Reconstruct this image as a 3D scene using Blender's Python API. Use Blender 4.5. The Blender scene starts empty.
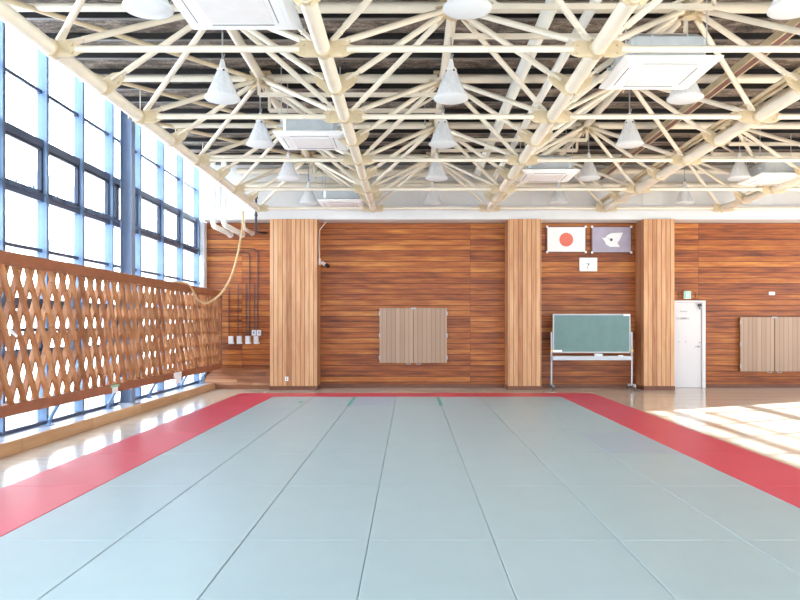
import bpy, math, random
from mathutils import Vector, Matrix
random.seed(7)
sc = bpy.context.scene
col = sc.collection
PI = math.pi
F = 740.0; CX = 410.0; CY = 326.0; EYE = 1.6      # focal length in px, vanishing point, eye height

def P(px, py, Y): return Vector(((px-CX)/F*Y, Y, EYE+(CY-py)/F*Y))
def PX(px, Y): return (px-CX)/F*Y
def PZ(py, Y): return EYE+(CY-py)/F*Y

# ------------------------------------------------------------------ mesh builder
class MB:
    def __init__(s): s.v=[]; s.f=[]; s.m=[]; s.cur=0
    def add(s, vs, fs):
        b=len(s.v); s.v += [Vector(v) for v in vs]
        for f in fs: s.f.append([b+i for i in f]); s.m.append(s.cur)
    def box(s, x0,y0,z0,x1,y1,z1):
        x0,x1=min(x0,x1),max(x0,x1); y0,y1=min(y0,y1),max(y0,y1); z0,z1=min(z0,z1),max(z0,z1)
        s.add([(x0,y0,z0),(x1,y0,z0),(x1,y1,z0),(x0,y1,z0),(x0,y0,z1),(x1,y0,z1),(x1,y1,z1),(x0,y1,z1)],
              [(0,3,2,1),(4,5,6,7),(0,1,5,4),(1,2,6,5),(2,3,7,6),(3,0,4,7)])
    def bbox(s, x0,y0,z0,x1,y1,z1,b=.006):
        # box with chamfered edges: octagonal sections stacked
        x0,x1=min(x0,x1),max(x0,x1); y0,y1=min(y0,y1),max(y0,y1); z0,z1=min(z0,z1),max(z0,z1)
        b=min(b,(x1-x0)/2.2,(y1-y0)/2.2,(z1-z0)/2.2)
        def ring(i,z):
            a=x0+i;c=x1-i;d=y0+i;e=y1-i;k=b
            return [(a+k,d,z),(c-k,d,z),(c,d+k,z),(c,e-k,z),(c-k,e,z),(a+k,e,z),(a,e-k,z),(a,d+k,z)]
        rs=[ring(b,z0),ring(0,z0+b),ring(0,z1-b),ring(b,z1)]
        vs=[p for r in rs for p in r]; fs=[]
        for r in range(3):
            for k in range(8):
                fs.append((r*8+k,r*8+(k+1)%8,(r+1)*8+(k+1)%8,(r+1)*8+k))
        fs.append(tuple(reversed(range(8)))); fs.append(tuple(24+k for k in range(8)))
        s.add(vs,fs)
    def frame(s, d):
        d=d.normalized(); u=Vector((0,0,1)) if abs(d.z)<.9 else Vector((0,1,0))
        a=d.cross(u).normalized(); b=a.cross(d).normalized(); return a,b
    def tube(s, p, q, r, n=12, r2=None, cap=True):
        p=Vector(p);q=Vector(q);r2=r if r2 is None else r2
        a,b=s.frame(q-p); vs=[];fs=[]
        for c,rr in ((p,r),(q,r2)):
            for k in range(n):
                t=2*PI*k/n; vs.append(c+a*math.cos(t)*rr+b*math.sin(t)*rr)
        for k in range(n): fs.append((k,(k+1)%n,n+(k+1)%n,n+k))
        if cap: fs.append(tuple(reversed(range(n)))); fs.append(tuple(range(n,2*n)))
        s.add(vs,fs)
    def path(s, pts, r, n=10):
        pts=[Vector(p) for p in pts]; vs=[];fs=[]; up=None
        for i,p in enumerate(pts):
            d=(pts[min(i+1,len(pts)-1)]-pts[max(i-1,0)]).normalized()
            if up is None: a,b=s.frame(d)
            else:
                a=(up-d*up.dot(d)).normalized(); b=d.cross(a)
            up=a
            for k in range(n):
                t=2*PI*k/n; vs.append(p+a*math.cos(t)*r+b*math.sin(t)*r)
        for i in range(len(pts)-1):
            for k in range(n): fs.append((i*n+k,i*n+(k+1)%n,(i+1)*n+(k+1)%n,(i+1)*n+k))
        fs.append(tuple(reversed(range(n)))); fs.append(tuple((len(pts)-1)*n+k for k in range(n)))
        s.add(vs,fs)
    def lathe(s, c, prof, n=24, rib=None):
        c=Vector(c); vs=[];fs=[]
        for i,(r,z) in enumerate(prof):
            for k in range(n):
                t=2*PI*k/n; rr=r*(rib if (rib and k%2) else 1)
                vs.append(c+Vector((rr*math.cos(t),rr*math.sin(t),z)))
        for i in range(len(prof)-1):
            for k in range(n): fs.append((i*n+k,i*n+(k+1)%n,(i+1)*n+(k+1)%n,(i+1)*n+k))
        s.add(vs,fs)
    def prism(s, poly, ext):
        n=len(poly); e=Vector(ext); poly=[Vector(p) for p in poly]
        s.add(poly+[p+e for p in poly],[tuple(reversed(range(n))),tuple(range(n,2*n))]+
              [(k,(k+1)%n,n+(k+1)%n,n+k) for k in range(n)])
    def bar(s, p, q, w, h, up=(0,0,1)):
        p=Vector(p);q=Vector(q);d=(q-p).normalized();up=Vector(up)
        a=d.cross(up).normalized()*w/2; b=a.cross(d).normalized()*h/2
        vs=[c+i*a+j*b for c in (p,q) for i,j in ((-1,-1),(1,-1),(1,1),(-1,1))]
        s.add(vs,[(3,2,1,0),(4,5,6,7),(0,1,5,4),(1,2,6,5),(2,3,7,6),(3,0,4,7)])
    def build(s, name, mats, parent=None, smooth=True, **props):
        if not isinstance(mats,(list,tuple)): mats=[mats]
        if parent is not None: o0=Vector(parent['_o'])
        else:
            xs=[v.x for v in s.v];ys=[v.y for v in s.v];zs=[v.z for v in s.v]
            o0=Vector(((min(xs)+max(xs))/2,(min(ys)+max(ys))/2,min(zs)))
        me=bpy.data.meshes.new(name)
        me.from_pydata([v-o0 for v in s.v],[],s.f)
        for m in mats: me.materials.append(m)
        for p,mi in zip(me.polygons,s.m): p.material_index=mi
        import bmesh
        bm=bmesh.new(); bm.from_mesh(me); bmesh.ops.recalc_face_normals(bm,faces=bm.faces); bm.to_mesh(me); bm.free()
        if smooth:
            me.shade_smooth(); me.set_sharp_from_angle(angle=math.radians(38))
        o=bpy.data.objects.new(name,me); col.objects.link(o)
        o['_o']=list(o0)
        if parent is not None: o.parent=parent; o.location=(0,0,0)
        else: o.location=o0
        for k,v in props.items(): o[k]=v
        return o

def tag(o,label=None,cat=None,group=None,kind=None):
    if label: o['label']=label
    if cat: o['category']=cat
    if group: o['group']=group
    if kind: o['kind']=kind
    return o
def thing(name,loc,label,cat,group=None,kind=None):
    o=bpy.data.objects.new(name,None); col.objects.link(o); o.empty_display_size=.1
    o.location=loc; o['_o']=list(loc)
    return tag(o,label,cat,group,kind)
def dup(o,loc,label):
    c=o.copy(); col.objects.link(c); c.location=loc; c['label']=label
    for ch in list(o.children):
        k=ch.copy(); col.objects.link(k); k.parent=c
        for g in list(ch.children):
            d=g.copy(); col.objects.link(d); d.parent=k
    return c

# ------------------------------------------------------------------ materials
def srgb(r,g,b):
    def f(c):
        c/=255.; return c/12.92 if c<=.04045 else ((c+.055)/1.055)**2.4
    return (f(r),f(g),f(b),1)
class NT:
    def __init__(s,name):
        s.m=bpy.data.materials.new(name); s.m.use_nodes=True; s.t=s.m.node_tree; s.n=s.t.nodes; s.l=s.t.links
        s.b=s.n['Principled BSDF']
    def new(s,k,**a):
        n=s.n.new(k)
        for q,v in a.items(): setattr(n,q,v)
        return n
    def link(s,a,b): s.l.new(a,b)
    def math(s,op,a,b=None,c=None):
        n=s.new('ShaderNodeMath',operation=op)
        for i,v in enumerate((a,b,c)):
            if v is None: continue
            if hasattr(v,'node'): s.link(v,n.inputs[i])
            else: n.inputs[i].default_value=v
        return n.outputs[0]
    def coord(s): return s.new('ShaderNodeTexCoord').outputs['Object']
    def noise(s,vec,scale,detail=4,rough=.6,sc3=None):
        if sc3:
            mp=s.new('ShaderNodeMapping'); mp.inputs['Scale'].default_value=sc3; s.link(vec,mp.inputs[0]); vec=mp.outputs[0]
        n=s.new('ShaderNodeTexNoise'); n.inputs['Scale'].default_value=scale; n.inputs['Detail'].default_value=detail
        n.inputs['Roughness'].default_value=rough; s.link(vec,n.inputs['Vector']); return n.outputs['Fac']
    def ramp(s,fac,stops):
        r=s.new('ShaderNodeValToRGB'); e=r.color_ramp.elements
        while len(e)<len(stops): e.new(.5)
        for k,(p,c) in zip(e,stops): k.position=p; k.color=c
        s.link(fac,r.inputs[0]); return r.outputs[0]
    def mix(s,fac,a,b,mode='MIX'):
        n=s.new('ShaderNodeMix',data_type='RGBA',blend_type=mode)
        for v,i in ((fac,0),(a,6),(b,7)):
            if hasattr(v,'node'): s.link(v,n.inputs[i])
            else: n.inputs[i].default_value=v
        return n.outputs[2]
def plain(name,c,rough=.5,metal=0,var=.06,nscale=6,spec=.5,bump=0):
    t=NT(name); co=t.coord(); f=t.noise(co,nscale)
    lo=tuple(x*(1-var) for x in c[:3])+(1,); hi=tuple(min(1,x*(1+var)) for x in c[:3])+(1,)
    t.link(t.ramp(f,[(.3,lo),(.7,hi)]),t.b.inputs['Base Color'])
    t.b.inputs['Roughness'].default_value=rough; t.b.inputs['Metallic'].default_value=metal
    t.b.inputs['Specular IOR Level'].default_value=spec
    if bump:
        b=t.new('ShaderNodeBump'); b.inputs['Strength'].default_value=bump; b.inputs['Distance'].default_value=.01
        t.link(t.noise(co,nscale*20),b.inputs['Height']); t.link(b.outputs[0],t.b.inputs['Normal'])
    return t.m
def planks(name,along,across,width,length,stops,groove,rough=.4,gw=.06,off=0,grain=.5,spec=.4,stagger=3,aoff=50):
    t=NT(name); co=t.coord(); sp=t.new('ShaderNodeSeparateXYZ'); t.link(co,sp.inputs[0])
    A=sp.outputs['XYZ'.index(along)]; B=sp.outputs['XYZ'.index(across)]
    r=t.math('DIVIDE',t.math('ADD',B,off+100*width),width); row=t.math('FLOOR',r); fr=t.math('FRACT',r)
    wn=t.new('ShaderNodeTexWhiteNoise',noise_dimensions='1D'); t.link(row,wn.inputs['W'])
    q=t.math('DIVIDE',t.math('ADD',A,t.math('MULTIPLY_ADD',wn.outputs['Value'],length*stagger,aoff)),length)
    cl=t.math('FLOOR',q); fq=t.math('FRACT',q)
    cb=t.new('ShaderNodeCombineXYZ'); t.link(row,cb.inputs[0]); t.link(cl,cb.inputs[1])
    w2=t.new('ShaderNodeTexWhiteNoise',noise_dimensions='2D'); t.link(cb.outputs[0],w2.inputs['Vector'])
    c3=t.new('ShaderNodeCombineXYZ'); t.link(t.math('MULTIPLY',A,1.3),c3.inputs[0]); t.link(t.math('MULTIPLY',B,26),c3.inputs[1]); t.link(t.math('MULTIPLY',w2.outputs['Value'],37),c3.inputs[2])
    g=t.noise(c3.outputs[0],1.0,6,.65)
    c4=t.new('ShaderNodeCombineXYZ'); t.link(t.math('MULTIPLY',A,.7),c4.inputs[0]); t.link(t.math('MULTIPLY',B,5),c4.inputs[1]); t.link(t.math('MULTIPLY',w2.outputs['Value'],11),c4.inputs[2])
    g2=t.noise(c4.outputs[0],1.6,3,.5)
    f=t.math('ADD',t.math('MULTIPLY',w2.outputs['Value'],1-grain),t.math('MULTIPLY',t.math('MULTIPLY_ADD',t.math('ADD',g,g2),1.6,-1.1),grain))
    c=t.ramp(f,stops)
    e=t.math('MAXIMUM',t.math('LESS_THAN',fr,gw),t.math('MULTIPLY',t.math('LESS_THAN',fq,.012/length),.5))
    t.link(t.mix(e,c,groove),t.b.inputs['Base Color'])
    b=t.new('ShaderNodeBump'); b.inputs['Strength'].default_value=.6; b.inputs['Distance'].default_value=.01
    t.link(t.math('SUBTRACT',1,e),b.inputs['Height']); t.link(b.outputs[0],t.b.inputs['Normal'])
    t.b.inputs['Roughness'].default_value=rough; t.b.inputs['Specular IOR Level'].default_value=spec
    return t.m
WOODSTOPS=[(.05,srgb(92,40,14)),(.32,srgb(140,70,24)),(.58,srgb(170,94,34)),(.95,srgb(208,138,62))]
M={}
M['wallwood']=planks('wall_boards','X','Z',.142,5.92,WOODSTOPS,srgb(70,32,14),rough=.42,gw=.09,stagger=0,aoff=59.2+3.205,grain=.62)
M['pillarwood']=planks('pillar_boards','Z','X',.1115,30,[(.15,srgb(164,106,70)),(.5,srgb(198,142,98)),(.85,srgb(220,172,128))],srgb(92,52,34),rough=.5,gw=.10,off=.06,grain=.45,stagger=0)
M['pillarside']=planks('pillar_side_boards_shaded','Z','Y',.1175,30,[(.15,srgb(150,94,64)),(.5,srgb(180,124,86)),(.85,srgb(204,152,112))],srgb(92,52,34),rough=.5,gw=.08,grain=.45,stagger=0)  # front boards darkened: shade of the side faces put into the colour
M['floor']=planks('floor_boards','X','Y',.09,2.4,[(.1,srgb(220,202,182)),(.5,srgb(229,213,195)),(.9,srgb(236,222,206))],srgb(186,164,144),rough=.13,gw=.03,grain=.45,spec=.6)
M['curb']=planks('curb_wood','Y','Z',.4,2.1,[(.1,srgb(184,140,98)),(.5,srgb(198,154,110)),(.9,srgb(212,170,128))],srgb(120,80,48),rough=.4,gw=.0,grain=.6)
M['bench']=planks('bench_boards','X','Z',.085,3,[(.12,srgb(120,72,50)),(.5,srgb(160,104,72)),(.85,srgb(190,138,100))],srgb(70,40,28),rough=.4,gw=.06)
M['base']=plain('baseboard_wood',srgb(118,70,46),.5,var=.12,nscale=3)
M['white']=plain('white_wall_paint',srgb(222,220,218),.6,var=.01)
M['wall_band']=plain('white_wall_band',srgb(226,225,224),.6,var=.02)
M['cream']=plain('cream_steel_paint',srgb(229,217,197),.38,var=.05,nscale=4)
M['gusset']=plain('gusset_paint',srgb(208,188,154),.45,var=.08,nscale=9)
M['whitepipe']=plain('white_pipe_paint',srgb(240,238,230),.4,var=.03)
M['bolt']=plain('bolt_steel',srgb(176,160,140),.4,metal=.4)
M['sill']=plain('sill_stone',srgb(170,176,190),.3,var=.04)
M['mullion']=plain('blue_grey_aluminium',srgb(112,138,172),.4,metal=.0,var=.05)
M['mullface']=plain('mullion_edge',srgb(92,108,132),.35,metal=.3)
M['transom']=plain('dark_transom',srgb(78,88,112),.35,metal=.3)
M['sash']=plain('dark_sash',srgb(44,50,68),.4,metal=.3)
M['steelcol']=plain('blue_column_paint',srgb(124,138,162),.4,metal=.0)
M['lattice']=planks('lattice_wood','Y','X',9,.35,[(.1,srgb(140,86,52)),(.5,srgb(174,116,74)),(.9,srgb(204,150,104))],srgb(150,98,62),rough=.45,gw=0,grain=.6)
M['rail']=plain('lattice_rail_wood',srgb(150,92,62),.42,var=.14,nscale=3)
M['deck']=None
M['galv']=plain('galvanised_metal',srgb(196,202,206),.4,metal=.15,var=.08)
M['acwhite']=plain('white_plastic',srgb(250,250,249),.4,var=.005)
M['grille']=plain('grille_grey',srgb(236,232,230),.5,var=.03)
M['darkline']=plain('dark_slot',srgb(96,98,104),.6)
M['black']=plain('black_plastic',srgb(28,28,32),.4)
M['conduit']=plain('dark_conduit',srgb(92,68,68),.45,metal=.2)
M['darkpipe']=plain('dark_pipe_paint',srgb(60,60,70),.4,metal=.2)
M['boxgrey']=plain('switch_box_grey',srgb(226,228,232),.4,var=.02)
M['rope']=plain('rope_fibre',srgb(206,176,132),.8,var=.2,nscale=60)
M['tan']=planks('tan_grooved_board','Z','X',.115,20,[(.1,srgb(166,136,114)),(.5,srgb(174,144,121)),(.9,srgb(181,151,128))],srgb(136,104,84),rough=.55,gw=.09,grain=.3,stagger=0)
M['tanedge']=plain('tan_board_edge',srgb(120,84,64),.5)
M['chalk']=plain('green_chalkboard',srgb(94,126,124),.4,var=.08,nscale=3)
M['alu']=plain('aluminium',srgb(168,168,172),.35,metal=.3)
M['paper']=plain('white_paper',srgb(246,246,246),.7,var=.01)
M['redflag']=plain('flag_red',srgb(226,112,88),.4,var=.04)
M['mauve']=plain('flag_mauve',srgb(172,164,182),.5,var=.14,nscale=3)
M['door']=plain('white_door_paint',srgb(226,222,222),.45,var=.01)
M['exitgreen']=plain('exit_green',srgb(122,214,176),.4)
M['palegreen']=plain('exit_pale',srgb(226,246,236),.4)
M['faint']=plain('faint_grey_letters',srgb(150,148,154),.6)
M['teal']=plain('teal_tape',srgb(86,176,152),.5)
M['concrete']=plain('outside_paving',srgb(214,214,214),.8,var=.06)
M['facade']=plain('pale_facade',srgb(214,214,216),.7,var=.03)
M['winout']=plain('far_window_glass',srgb(84,96,112),.3)
M['brown']=plain('brown_rail_paint',srgb(112,76,68),.5,var=.1)
M['yellow']=plain('yellow_chalk',srgb(232,200,90),.7)
M['greentape']=plain('green_tape',srgb(150,196,160),.6)
# roof deck boards
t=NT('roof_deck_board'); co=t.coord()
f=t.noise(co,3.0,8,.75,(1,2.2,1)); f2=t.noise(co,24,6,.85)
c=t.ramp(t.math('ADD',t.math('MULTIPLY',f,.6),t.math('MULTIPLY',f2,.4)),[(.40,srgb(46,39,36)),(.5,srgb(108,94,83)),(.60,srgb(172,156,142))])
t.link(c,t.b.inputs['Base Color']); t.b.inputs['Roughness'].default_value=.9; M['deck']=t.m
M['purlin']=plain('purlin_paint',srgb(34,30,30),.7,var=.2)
M['lip']=plain('purlin_lip',srgb(122,116,112),.45,metal=.2)
# lamp shade: translucent prismatic white
t=NT('prismatic_shade'); co=t.coord()
cc=t.ramp(t.noise(co,26,4,.7,(1,1,.15)),[(.3,srgb(226,230,234)),(.7,srgb(252,252,252))]); t.link(cc,t.b.inputs['Base Color']); t.b.inputs['Roughness'].default_value=.25
tl=t.new('ShaderNodeBsdfTranslucent'); t.link(cc,tl.inputs[0]); mx=t.new('ShaderNodeMixShader'); mx.inputs[0].default_value=.5
t.link(t.b.outputs[0],mx.inputs[1]); t.link(tl.outputs[0],mx.inputs[2]); t.link(mx.outputs[0],t.n['Material Output'].inputs[0]); M['shade']=t.m
t=NT('prismatic_lens'); t.b.inputs['Base Color'].default_value=srgb(250,250,250); t.b.inputs['Roughness'].default_value=.15
tl=t.new('ShaderNodeBsdfTranslucent'); tl.inputs[0].default_value=srgb(250,250,250); mx=t.new('ShaderNodeMixShader'); mx.inputs[0].default_value=.6
t.link(t.b.outputs[0],mx.inputs[1]); t.link(tl.outputs[0],mx.inputs[2]); t.link(mx.outputs[0],t.n['Material Output'].inputs[0]); M['lens']=t.m
# mats
def matmat(name,c,rough):
    t=NT(name); co=t.coord(); f=t.noise(co,2.2,5,.6); sc_=t.noise(co,5,2,.5,(1,.35,1))
    lo=tuple(x*.97 for x in c[:3])+(1,); hi=tuple(min(1,x*1.03) for x in c[:3])+(1,)
    base=t.ramp(f,[(.3,lo),(.7,hi)])
    t.link(base,t.b.inputs['Base Color'])
    t.b.inputs['Roughness'].default_value=rough; t.b.inputs['Specular IOR Level'].default_value=.6
    b=t.new('ShaderNodeBump'); b.inputs['Strength'].default_value=.12; b.inputs['Distance'].default_value=.004
    t.link(t.noise(co,120,2),b.inputs['Height']); t.link(b.outputs[0],t.b.inputs['Normal'])
    return t.m
M['matgrey']=matmat('grey_green_mat_vinyl',srgb(170,188,190),.38)
M['matblue']=matmat('bluish_mat_vinyl',srgb(167,182,193),.38)
M['matred']=matmat('red_mat_vinyl',srgb(218,60,88),.38)
# window glass: thin, clear, lets daylight straight through
t=NT('clear_glass'); t.n.remove(t.b)
tr=t.new('ShaderNodeBsdfTransparent'); tr.inputs[0].default_value=(.94,.97,.98,1)
gl=t.new('ShaderNodeBsdfGlossy'); gl.inputs['Roughness'].default_value=.02
lw=t.new('ShaderNodeLayerWeight'); lw.inputs['Blend'].default_value=.5
mx=t.new('ShaderNodeMixShader'); t.link(t.math('MULTIPLY_ADD',t.math('POWER',lw.outputs['Facing'],4),.45,.02),mx.inputs[0]); t.link(tr.outputs[0],mx.inputs[1]); t.link(gl.outputs[0],mx.inputs[2])
t.link(mx.outputs[0],t.n['Material Output'].inputs[0]); M['glass']=t.m
# picture glass over the flags is simply a glossy flag surface
t=NT('framed_flag_white'); t.b.inputs['Base Color'].default_value=srgb(246,244,242); t.b.inputs['Roughness'].default_value=.3; M['flagwhite']=t.m

S='structure'
WALLY=19.2; UPY=18.62; PILY=18.5; DECK=5.65
XL=-5.35; XR=14.6; YB=-5.0
# ------------------------------------------------------------------ floor, walls, ceiling
m=MB(); m.box(XL-.3,YB-.2,-.12,XR+.3,WALLY+.2,0); m.build('floor',M['floor'],smooth=False,kind=S)
m=MB(); m.box(-5.27,WALLY,0,XR+.2,WALLY+.2,4.29); wb=m.build('wall_back',M['wallwood'],smooth=False,kind=S)
m=MB(); m.box(-5.26,UPY,4.275,XR+.2,WALLY+.2,DECK); up=m.build('wall_back_upper',M['white'],smooth=False,kind=S)
m=MB(); m.box(-5.26,UPY-.05,4.275,XR,UPY,4.62); m.build('trim_1',M['white'],smooth=False,kind=S)     # white ledge
for i,px in enumerate((210,320,431,541,652,762)):
    m=MB(); m.box(PX(px-10,UPY),UPY-.022,4.63,PX(px+10,UPY),UPY,DECK-.1); m.build('wall_band',M['wall_band'],up,smooth=False)  # slightly raised vertical bands, a little paler than the wall
m=MB(); m.box(-5.37,18.95,0,-5.27,WALLY+.2,4.275); m.build('trim_2',M['white'],smooth=False,kind=S)  # white corner strip
n=3
for (x0,x1) in ((-3.5,-2.325),(2.46,3.28),(5.85,6.61)):
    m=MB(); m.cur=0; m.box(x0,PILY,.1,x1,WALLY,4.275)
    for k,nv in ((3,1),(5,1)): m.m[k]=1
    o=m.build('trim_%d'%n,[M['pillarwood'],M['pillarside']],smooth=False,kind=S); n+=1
    b=MB(); b.bbox(x0-.015,PILY-.02,0,x1+.015,WALLY,.1); b.build('plinth',M['base'],o,smooth=False)
segs=((-3.6,-5.2),(-2.3,2.45),(3.29,5.84),(7.43,XR))
bm_=MB()
for a,b in segs[1:]: bm_.bbox(a,WALLY-.025,0,b,WALLY,.1)
bm_.build('baseboard_back',M['base'],smooth=False,kind=S)
# ceiling deck and purlins
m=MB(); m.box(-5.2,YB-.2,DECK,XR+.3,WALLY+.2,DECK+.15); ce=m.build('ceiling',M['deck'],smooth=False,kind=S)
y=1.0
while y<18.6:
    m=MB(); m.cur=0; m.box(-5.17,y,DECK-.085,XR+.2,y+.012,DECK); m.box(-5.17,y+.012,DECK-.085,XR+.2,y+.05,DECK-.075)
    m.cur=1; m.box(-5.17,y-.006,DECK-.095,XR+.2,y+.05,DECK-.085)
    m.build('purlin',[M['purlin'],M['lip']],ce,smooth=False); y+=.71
m=MB(); m.box(-5.2,YB-.2,DECK+.15,-5.17,WALLY+.2,6.15); m.box(-5.6,YB-.2,6.15,-5.17,WALLY+.2,6.2); m.build('trim_10',M['white'],smooth=False,kind=S)   # eaves box over the glass
# ------------------------------------------------------------------ curb, sill, left glazing
m=MB(); m.box(XL-.5,YB,0,-4.98,WALLY,.155); m.build('trim_6',M['sill'],smooth=False,kind=S)
m=MB(); m.bbox(-5.0,YB,0,-4.94,18.93,.17,.008); m.build('trim_7',M['curb'],smooth=False,kind=S)
TR=[(5.05,.05,0),(4.28,.11,1),(3.48,.11,1),(2.71,.05,0),(1.94,.11,1),(1.17,.11,1),(.42,.05,0)]
def glazing(nm,xin,sgn,ys,y0,y1,ztop=DECK,zbot=.155,sashrows=((3.48,4.28),(1.17,1.94)),detail=True,trs=TR):
    """xin: inner face of mullions; sgn: -1 = outside lies towards -X"""
    base=(xin+sgn*.08,(y0+y1)/2,zbot)
    w=thing(nm,base,None,None,kind=S)
    X=lambda d: xin+sgn*d
    for yy in ys:
        m=MB(); m.cur=0; m.box(X(.012),yy-.028,zbot,X(.15),yy+.028,ztop)
        m.cur=1; m.box(X(0),yy-.028,zbot,X(.012),yy+.028,ztop)
        m.build('mullion',[M['mullion'],M['mullface']],w,smooth=False)
    for z,h,thick in trs:
        m=MB(); m.box(X(.05 if thick else .075),y0,z-h/2,X(.16),y1,z+h/2); m.build('transom',M['transom'],w,smooth=False)
    m=MB(); m.box(X(.02),y0,zbot,X(.16),y1,zbot+.05); m.build('bottom_rail',M['transom'],w,smooth=False)
    m=MB(); m.box(X(.10),y0,zbot,X(.106),y1,ztop); m.build('pane',M['glass'],w,smooth=False)
    if detail:
        edges=sorted([y0]+list(ys)+[y1])
        for a,b in zip(edges[:-1],edges[1:]):
            if b-a<.3: continue
            for (z0,z1) in sashrows:
                a1,b1,c0,c1=a+.03,b-.03,z0+.055,z1-.055
                m=MB()
                m.box(X(.06),a1,c0,X(.12),a1+.05,c1); m.box(X(.06),b1-.05,c0,X(.12),b1,c1)
                m.box(X(.06),a1,c1-.05,X(.12),b1,c1); m.box(X(.06),a1,c0,X(.12),b1,c0+.05)
                s_=m.build('sash',M['sash'],w,smooth=False)
                m=MB(); yc=(a+b)/2
                for d in (-.27,.2):
                    m.box(X(.015),yc+d-.16,c0-.03,X(.06),yc+d+.16,c0+.025); m.tube((X(.02),yc+d,c0),(X(.02),yc+d+.02,c0+.07),.012,8)
                m.tube((X(.03),a1,c0-.01),(X(.03),b1,c0-.01),.012,8)
                m.build('opener',M['mullface'],s_,smooth=False)
    return w
near=[3.75,4.95,6.15,7.35,8.55,9.76,10.94,12.14,13.35]
far=[14.72,16.09,17.44,18.82]
glazing('window_1',XL,-1,near,YB,13.69,trs=TR,ztop=6.15)
glazing('window_2',XL,-1,far,13.69,19.3,trs=TR,ztop=6.15)
# steel H column between the two glazed bays
m=MB(); m.cur=0
m.box(XL+.02,13.6,.155,XL+.034,13.79,DECK); m.box(-5.134,13.6,.155,-5.12,13.79,DECK); m.box(XL+.034,13.69,.155,-5.134,13.702,DECK)
m.cur=1; m.box(XL+.0,13.56,.155,-5.07,13.9,.18)
m.build('trim_8',[M['steelcol'],M['galv']],smooth=False,kind=S)
# white curtain rail under the edge of the truss, along the glass
m=MB(); m.box(-4.62,12.3,5.02,-4.57,18.5,5.07); m.box(-4.60,12.3,5.07,-4.59,18.5,5.10)
for yy in (12.6,14.5,16.4,18.2): m.tube((-4.595,yy,5.07),(-4.595,yy,DECK),.008,6)
tag(m.build('curtain_rail',M['whitepipe'],smooth=False),'slim white rail hung along the outer edge of the roof truss by the glass wall','rail')
# right-hand glazing (out of frame, lets the sun in) and the wall behind the camera
glazing('window_3',XR,1,[-3.0+1.3*k for k in range(17)],YB,18.62,ztop=4.48,zbot=.9,detail=False,trs=[(4.02,.05,0),(4.28,.10,1),(3.48,.12,1),(2.71,.05,0),(1.94,.1,1)])
m=MB(); m.box(XR,YB,4.48,XR+.2,WALLY,DECK); m.box(XR,YB,0,XR+.2,WALLY,.9); m.box(XR,18.62,.9,XR+.2,WALLY,4.48)
m.build('wall_right',M['white'],smooth=False,kind=S)
m=MB(); m.box(XL-.3,YB-.2,0,XR+.2,YB,.8); m.box(XL-.3,YB-.2,5.2,XR+.2,YB,DECK)
for k in range(6): m.box(XL-.3+k*4.0,YB-.2,.8,XL+.1+k*4.0,YB,5.2)
m.build('wall_front',M['white'],smooth=False,kind=S)
w=thing('rear_fill_window',(4.6,YB-.1,.8),None,None,kind=S)  # unseen rear glazing, added so that sky light fills the back wall
for k in range(13):
    m=MB(); xx=XL+1.2+1.5*k; m.box(xx-.03,YB-.15,.8,xx+.03,YB-.02,5.2); m.build('mullion',M['mullion'],w,smooth=False)
for zz in (1.9,3.0,4.1):
    m=MB(); m.box(XL,YB-.13,zz-.03,XR,YB-.04,zz+.03); m.build('transom',M['transom'],w,smooth=False)
m=MB(); m.box(XL,YB-.1,.8,XR,YB-.094,5.2); m.build('pane',M['glass'],w,smooth=False)
# low boarded bench along the back wall, left of the first pillar
m=MB(); x1=-3.5
def prof(xe,yy): return [(xe,yy)]
prev=None
ring=[]
N=10
vs=[];fs=[]
for i in range(N+1):
    a=PI/2*i/N
    zz=.10+.40*math.sin(a); yy=18.70+.42*(1-math.cos(a))*1.0+ (0 if i<N else 0); xe=-5.2+.3*(1-math.cos(a))
    vs+= [(xe,yy,zz),(x1,yy,zz),(xe,WALLY,zz)]
for i in range(N):
    a=i*3;b=a+3
    fs+=[(a,a+1,b+1,b),(a,b,b+2,a+2)]
fs.append((N*3,N*3+1,N*3+1,N*3+2)[:2]+(N*3+2,))
m.add(vs,fs); m.add([vs[N*3],vs[N*3+1],(x1,WALLY,.5),vs[N*3+2]],[(0,1,2,3)])
m.box(-4.93,18.76,0,x1,WALLY-.01,.10)
bn=m.build('trim_9',M['bench'],smooth=False,kind=S)

# ------------------------------------------------------------------ roof space frame
h=2.9; ZC=EYE+h; ZU=EYE+1.336*h
rows=[.2,2.7,5.2,7.747,10.254,12.93,15.67,18.22]
cx=[-3.75,-.91,1.963,4.83,7.70,10.56,13.4]
mids=[(a+b)/2 for a,b in zip(rows[:-1],rows[1:])]
ax=[(a+b)/2 for a,b in zip(cx[:-1],cx[1:])]
tf=thing('space_frame',(4.8,9.2,ZC),'cream painted steel tube space frame with bolted joints spanning under the dark roof deck','roof truss')
vis_rows=[i for i,r in enumerate(rows) if r>=5]
RB=.082
for xi in cx:
    m=MB()
    for a,b in zip(rows[:-1],rows[1:]):
        mm=(a+b)/2
        m.tube((xi,a+.0,ZC),(xi,mm-.004,ZC),RB,16); m.tube((xi,mm,ZC),(xi,b-.004,ZC),RB*.965,16)
    m.tube((xi,18.22,ZC),(xi,18.32,ZC),RB,16)
    m.build('bottom_chord',M['cream'],tf)
def gplate(m,x,y,side,z=ZC):
    # vertical bolted plate tapering out to the cross tube
    q=[(0,-.085),(.14,-.085),(.19,-.07),(.235,-.042),(.27,-.036),(.27,.036),(.235,.042),(.19,.07),(.14,.085),(0,.085)]
    m.prism([(x+side*a,y-.014,z+b) for a,b in q],(0,.028,0))
    for dz in (-.042,.042): m.tube((x+side*.15,y-.034,z+dz),(x+side*.15,y+.034,z+dz),.02,8)
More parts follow.
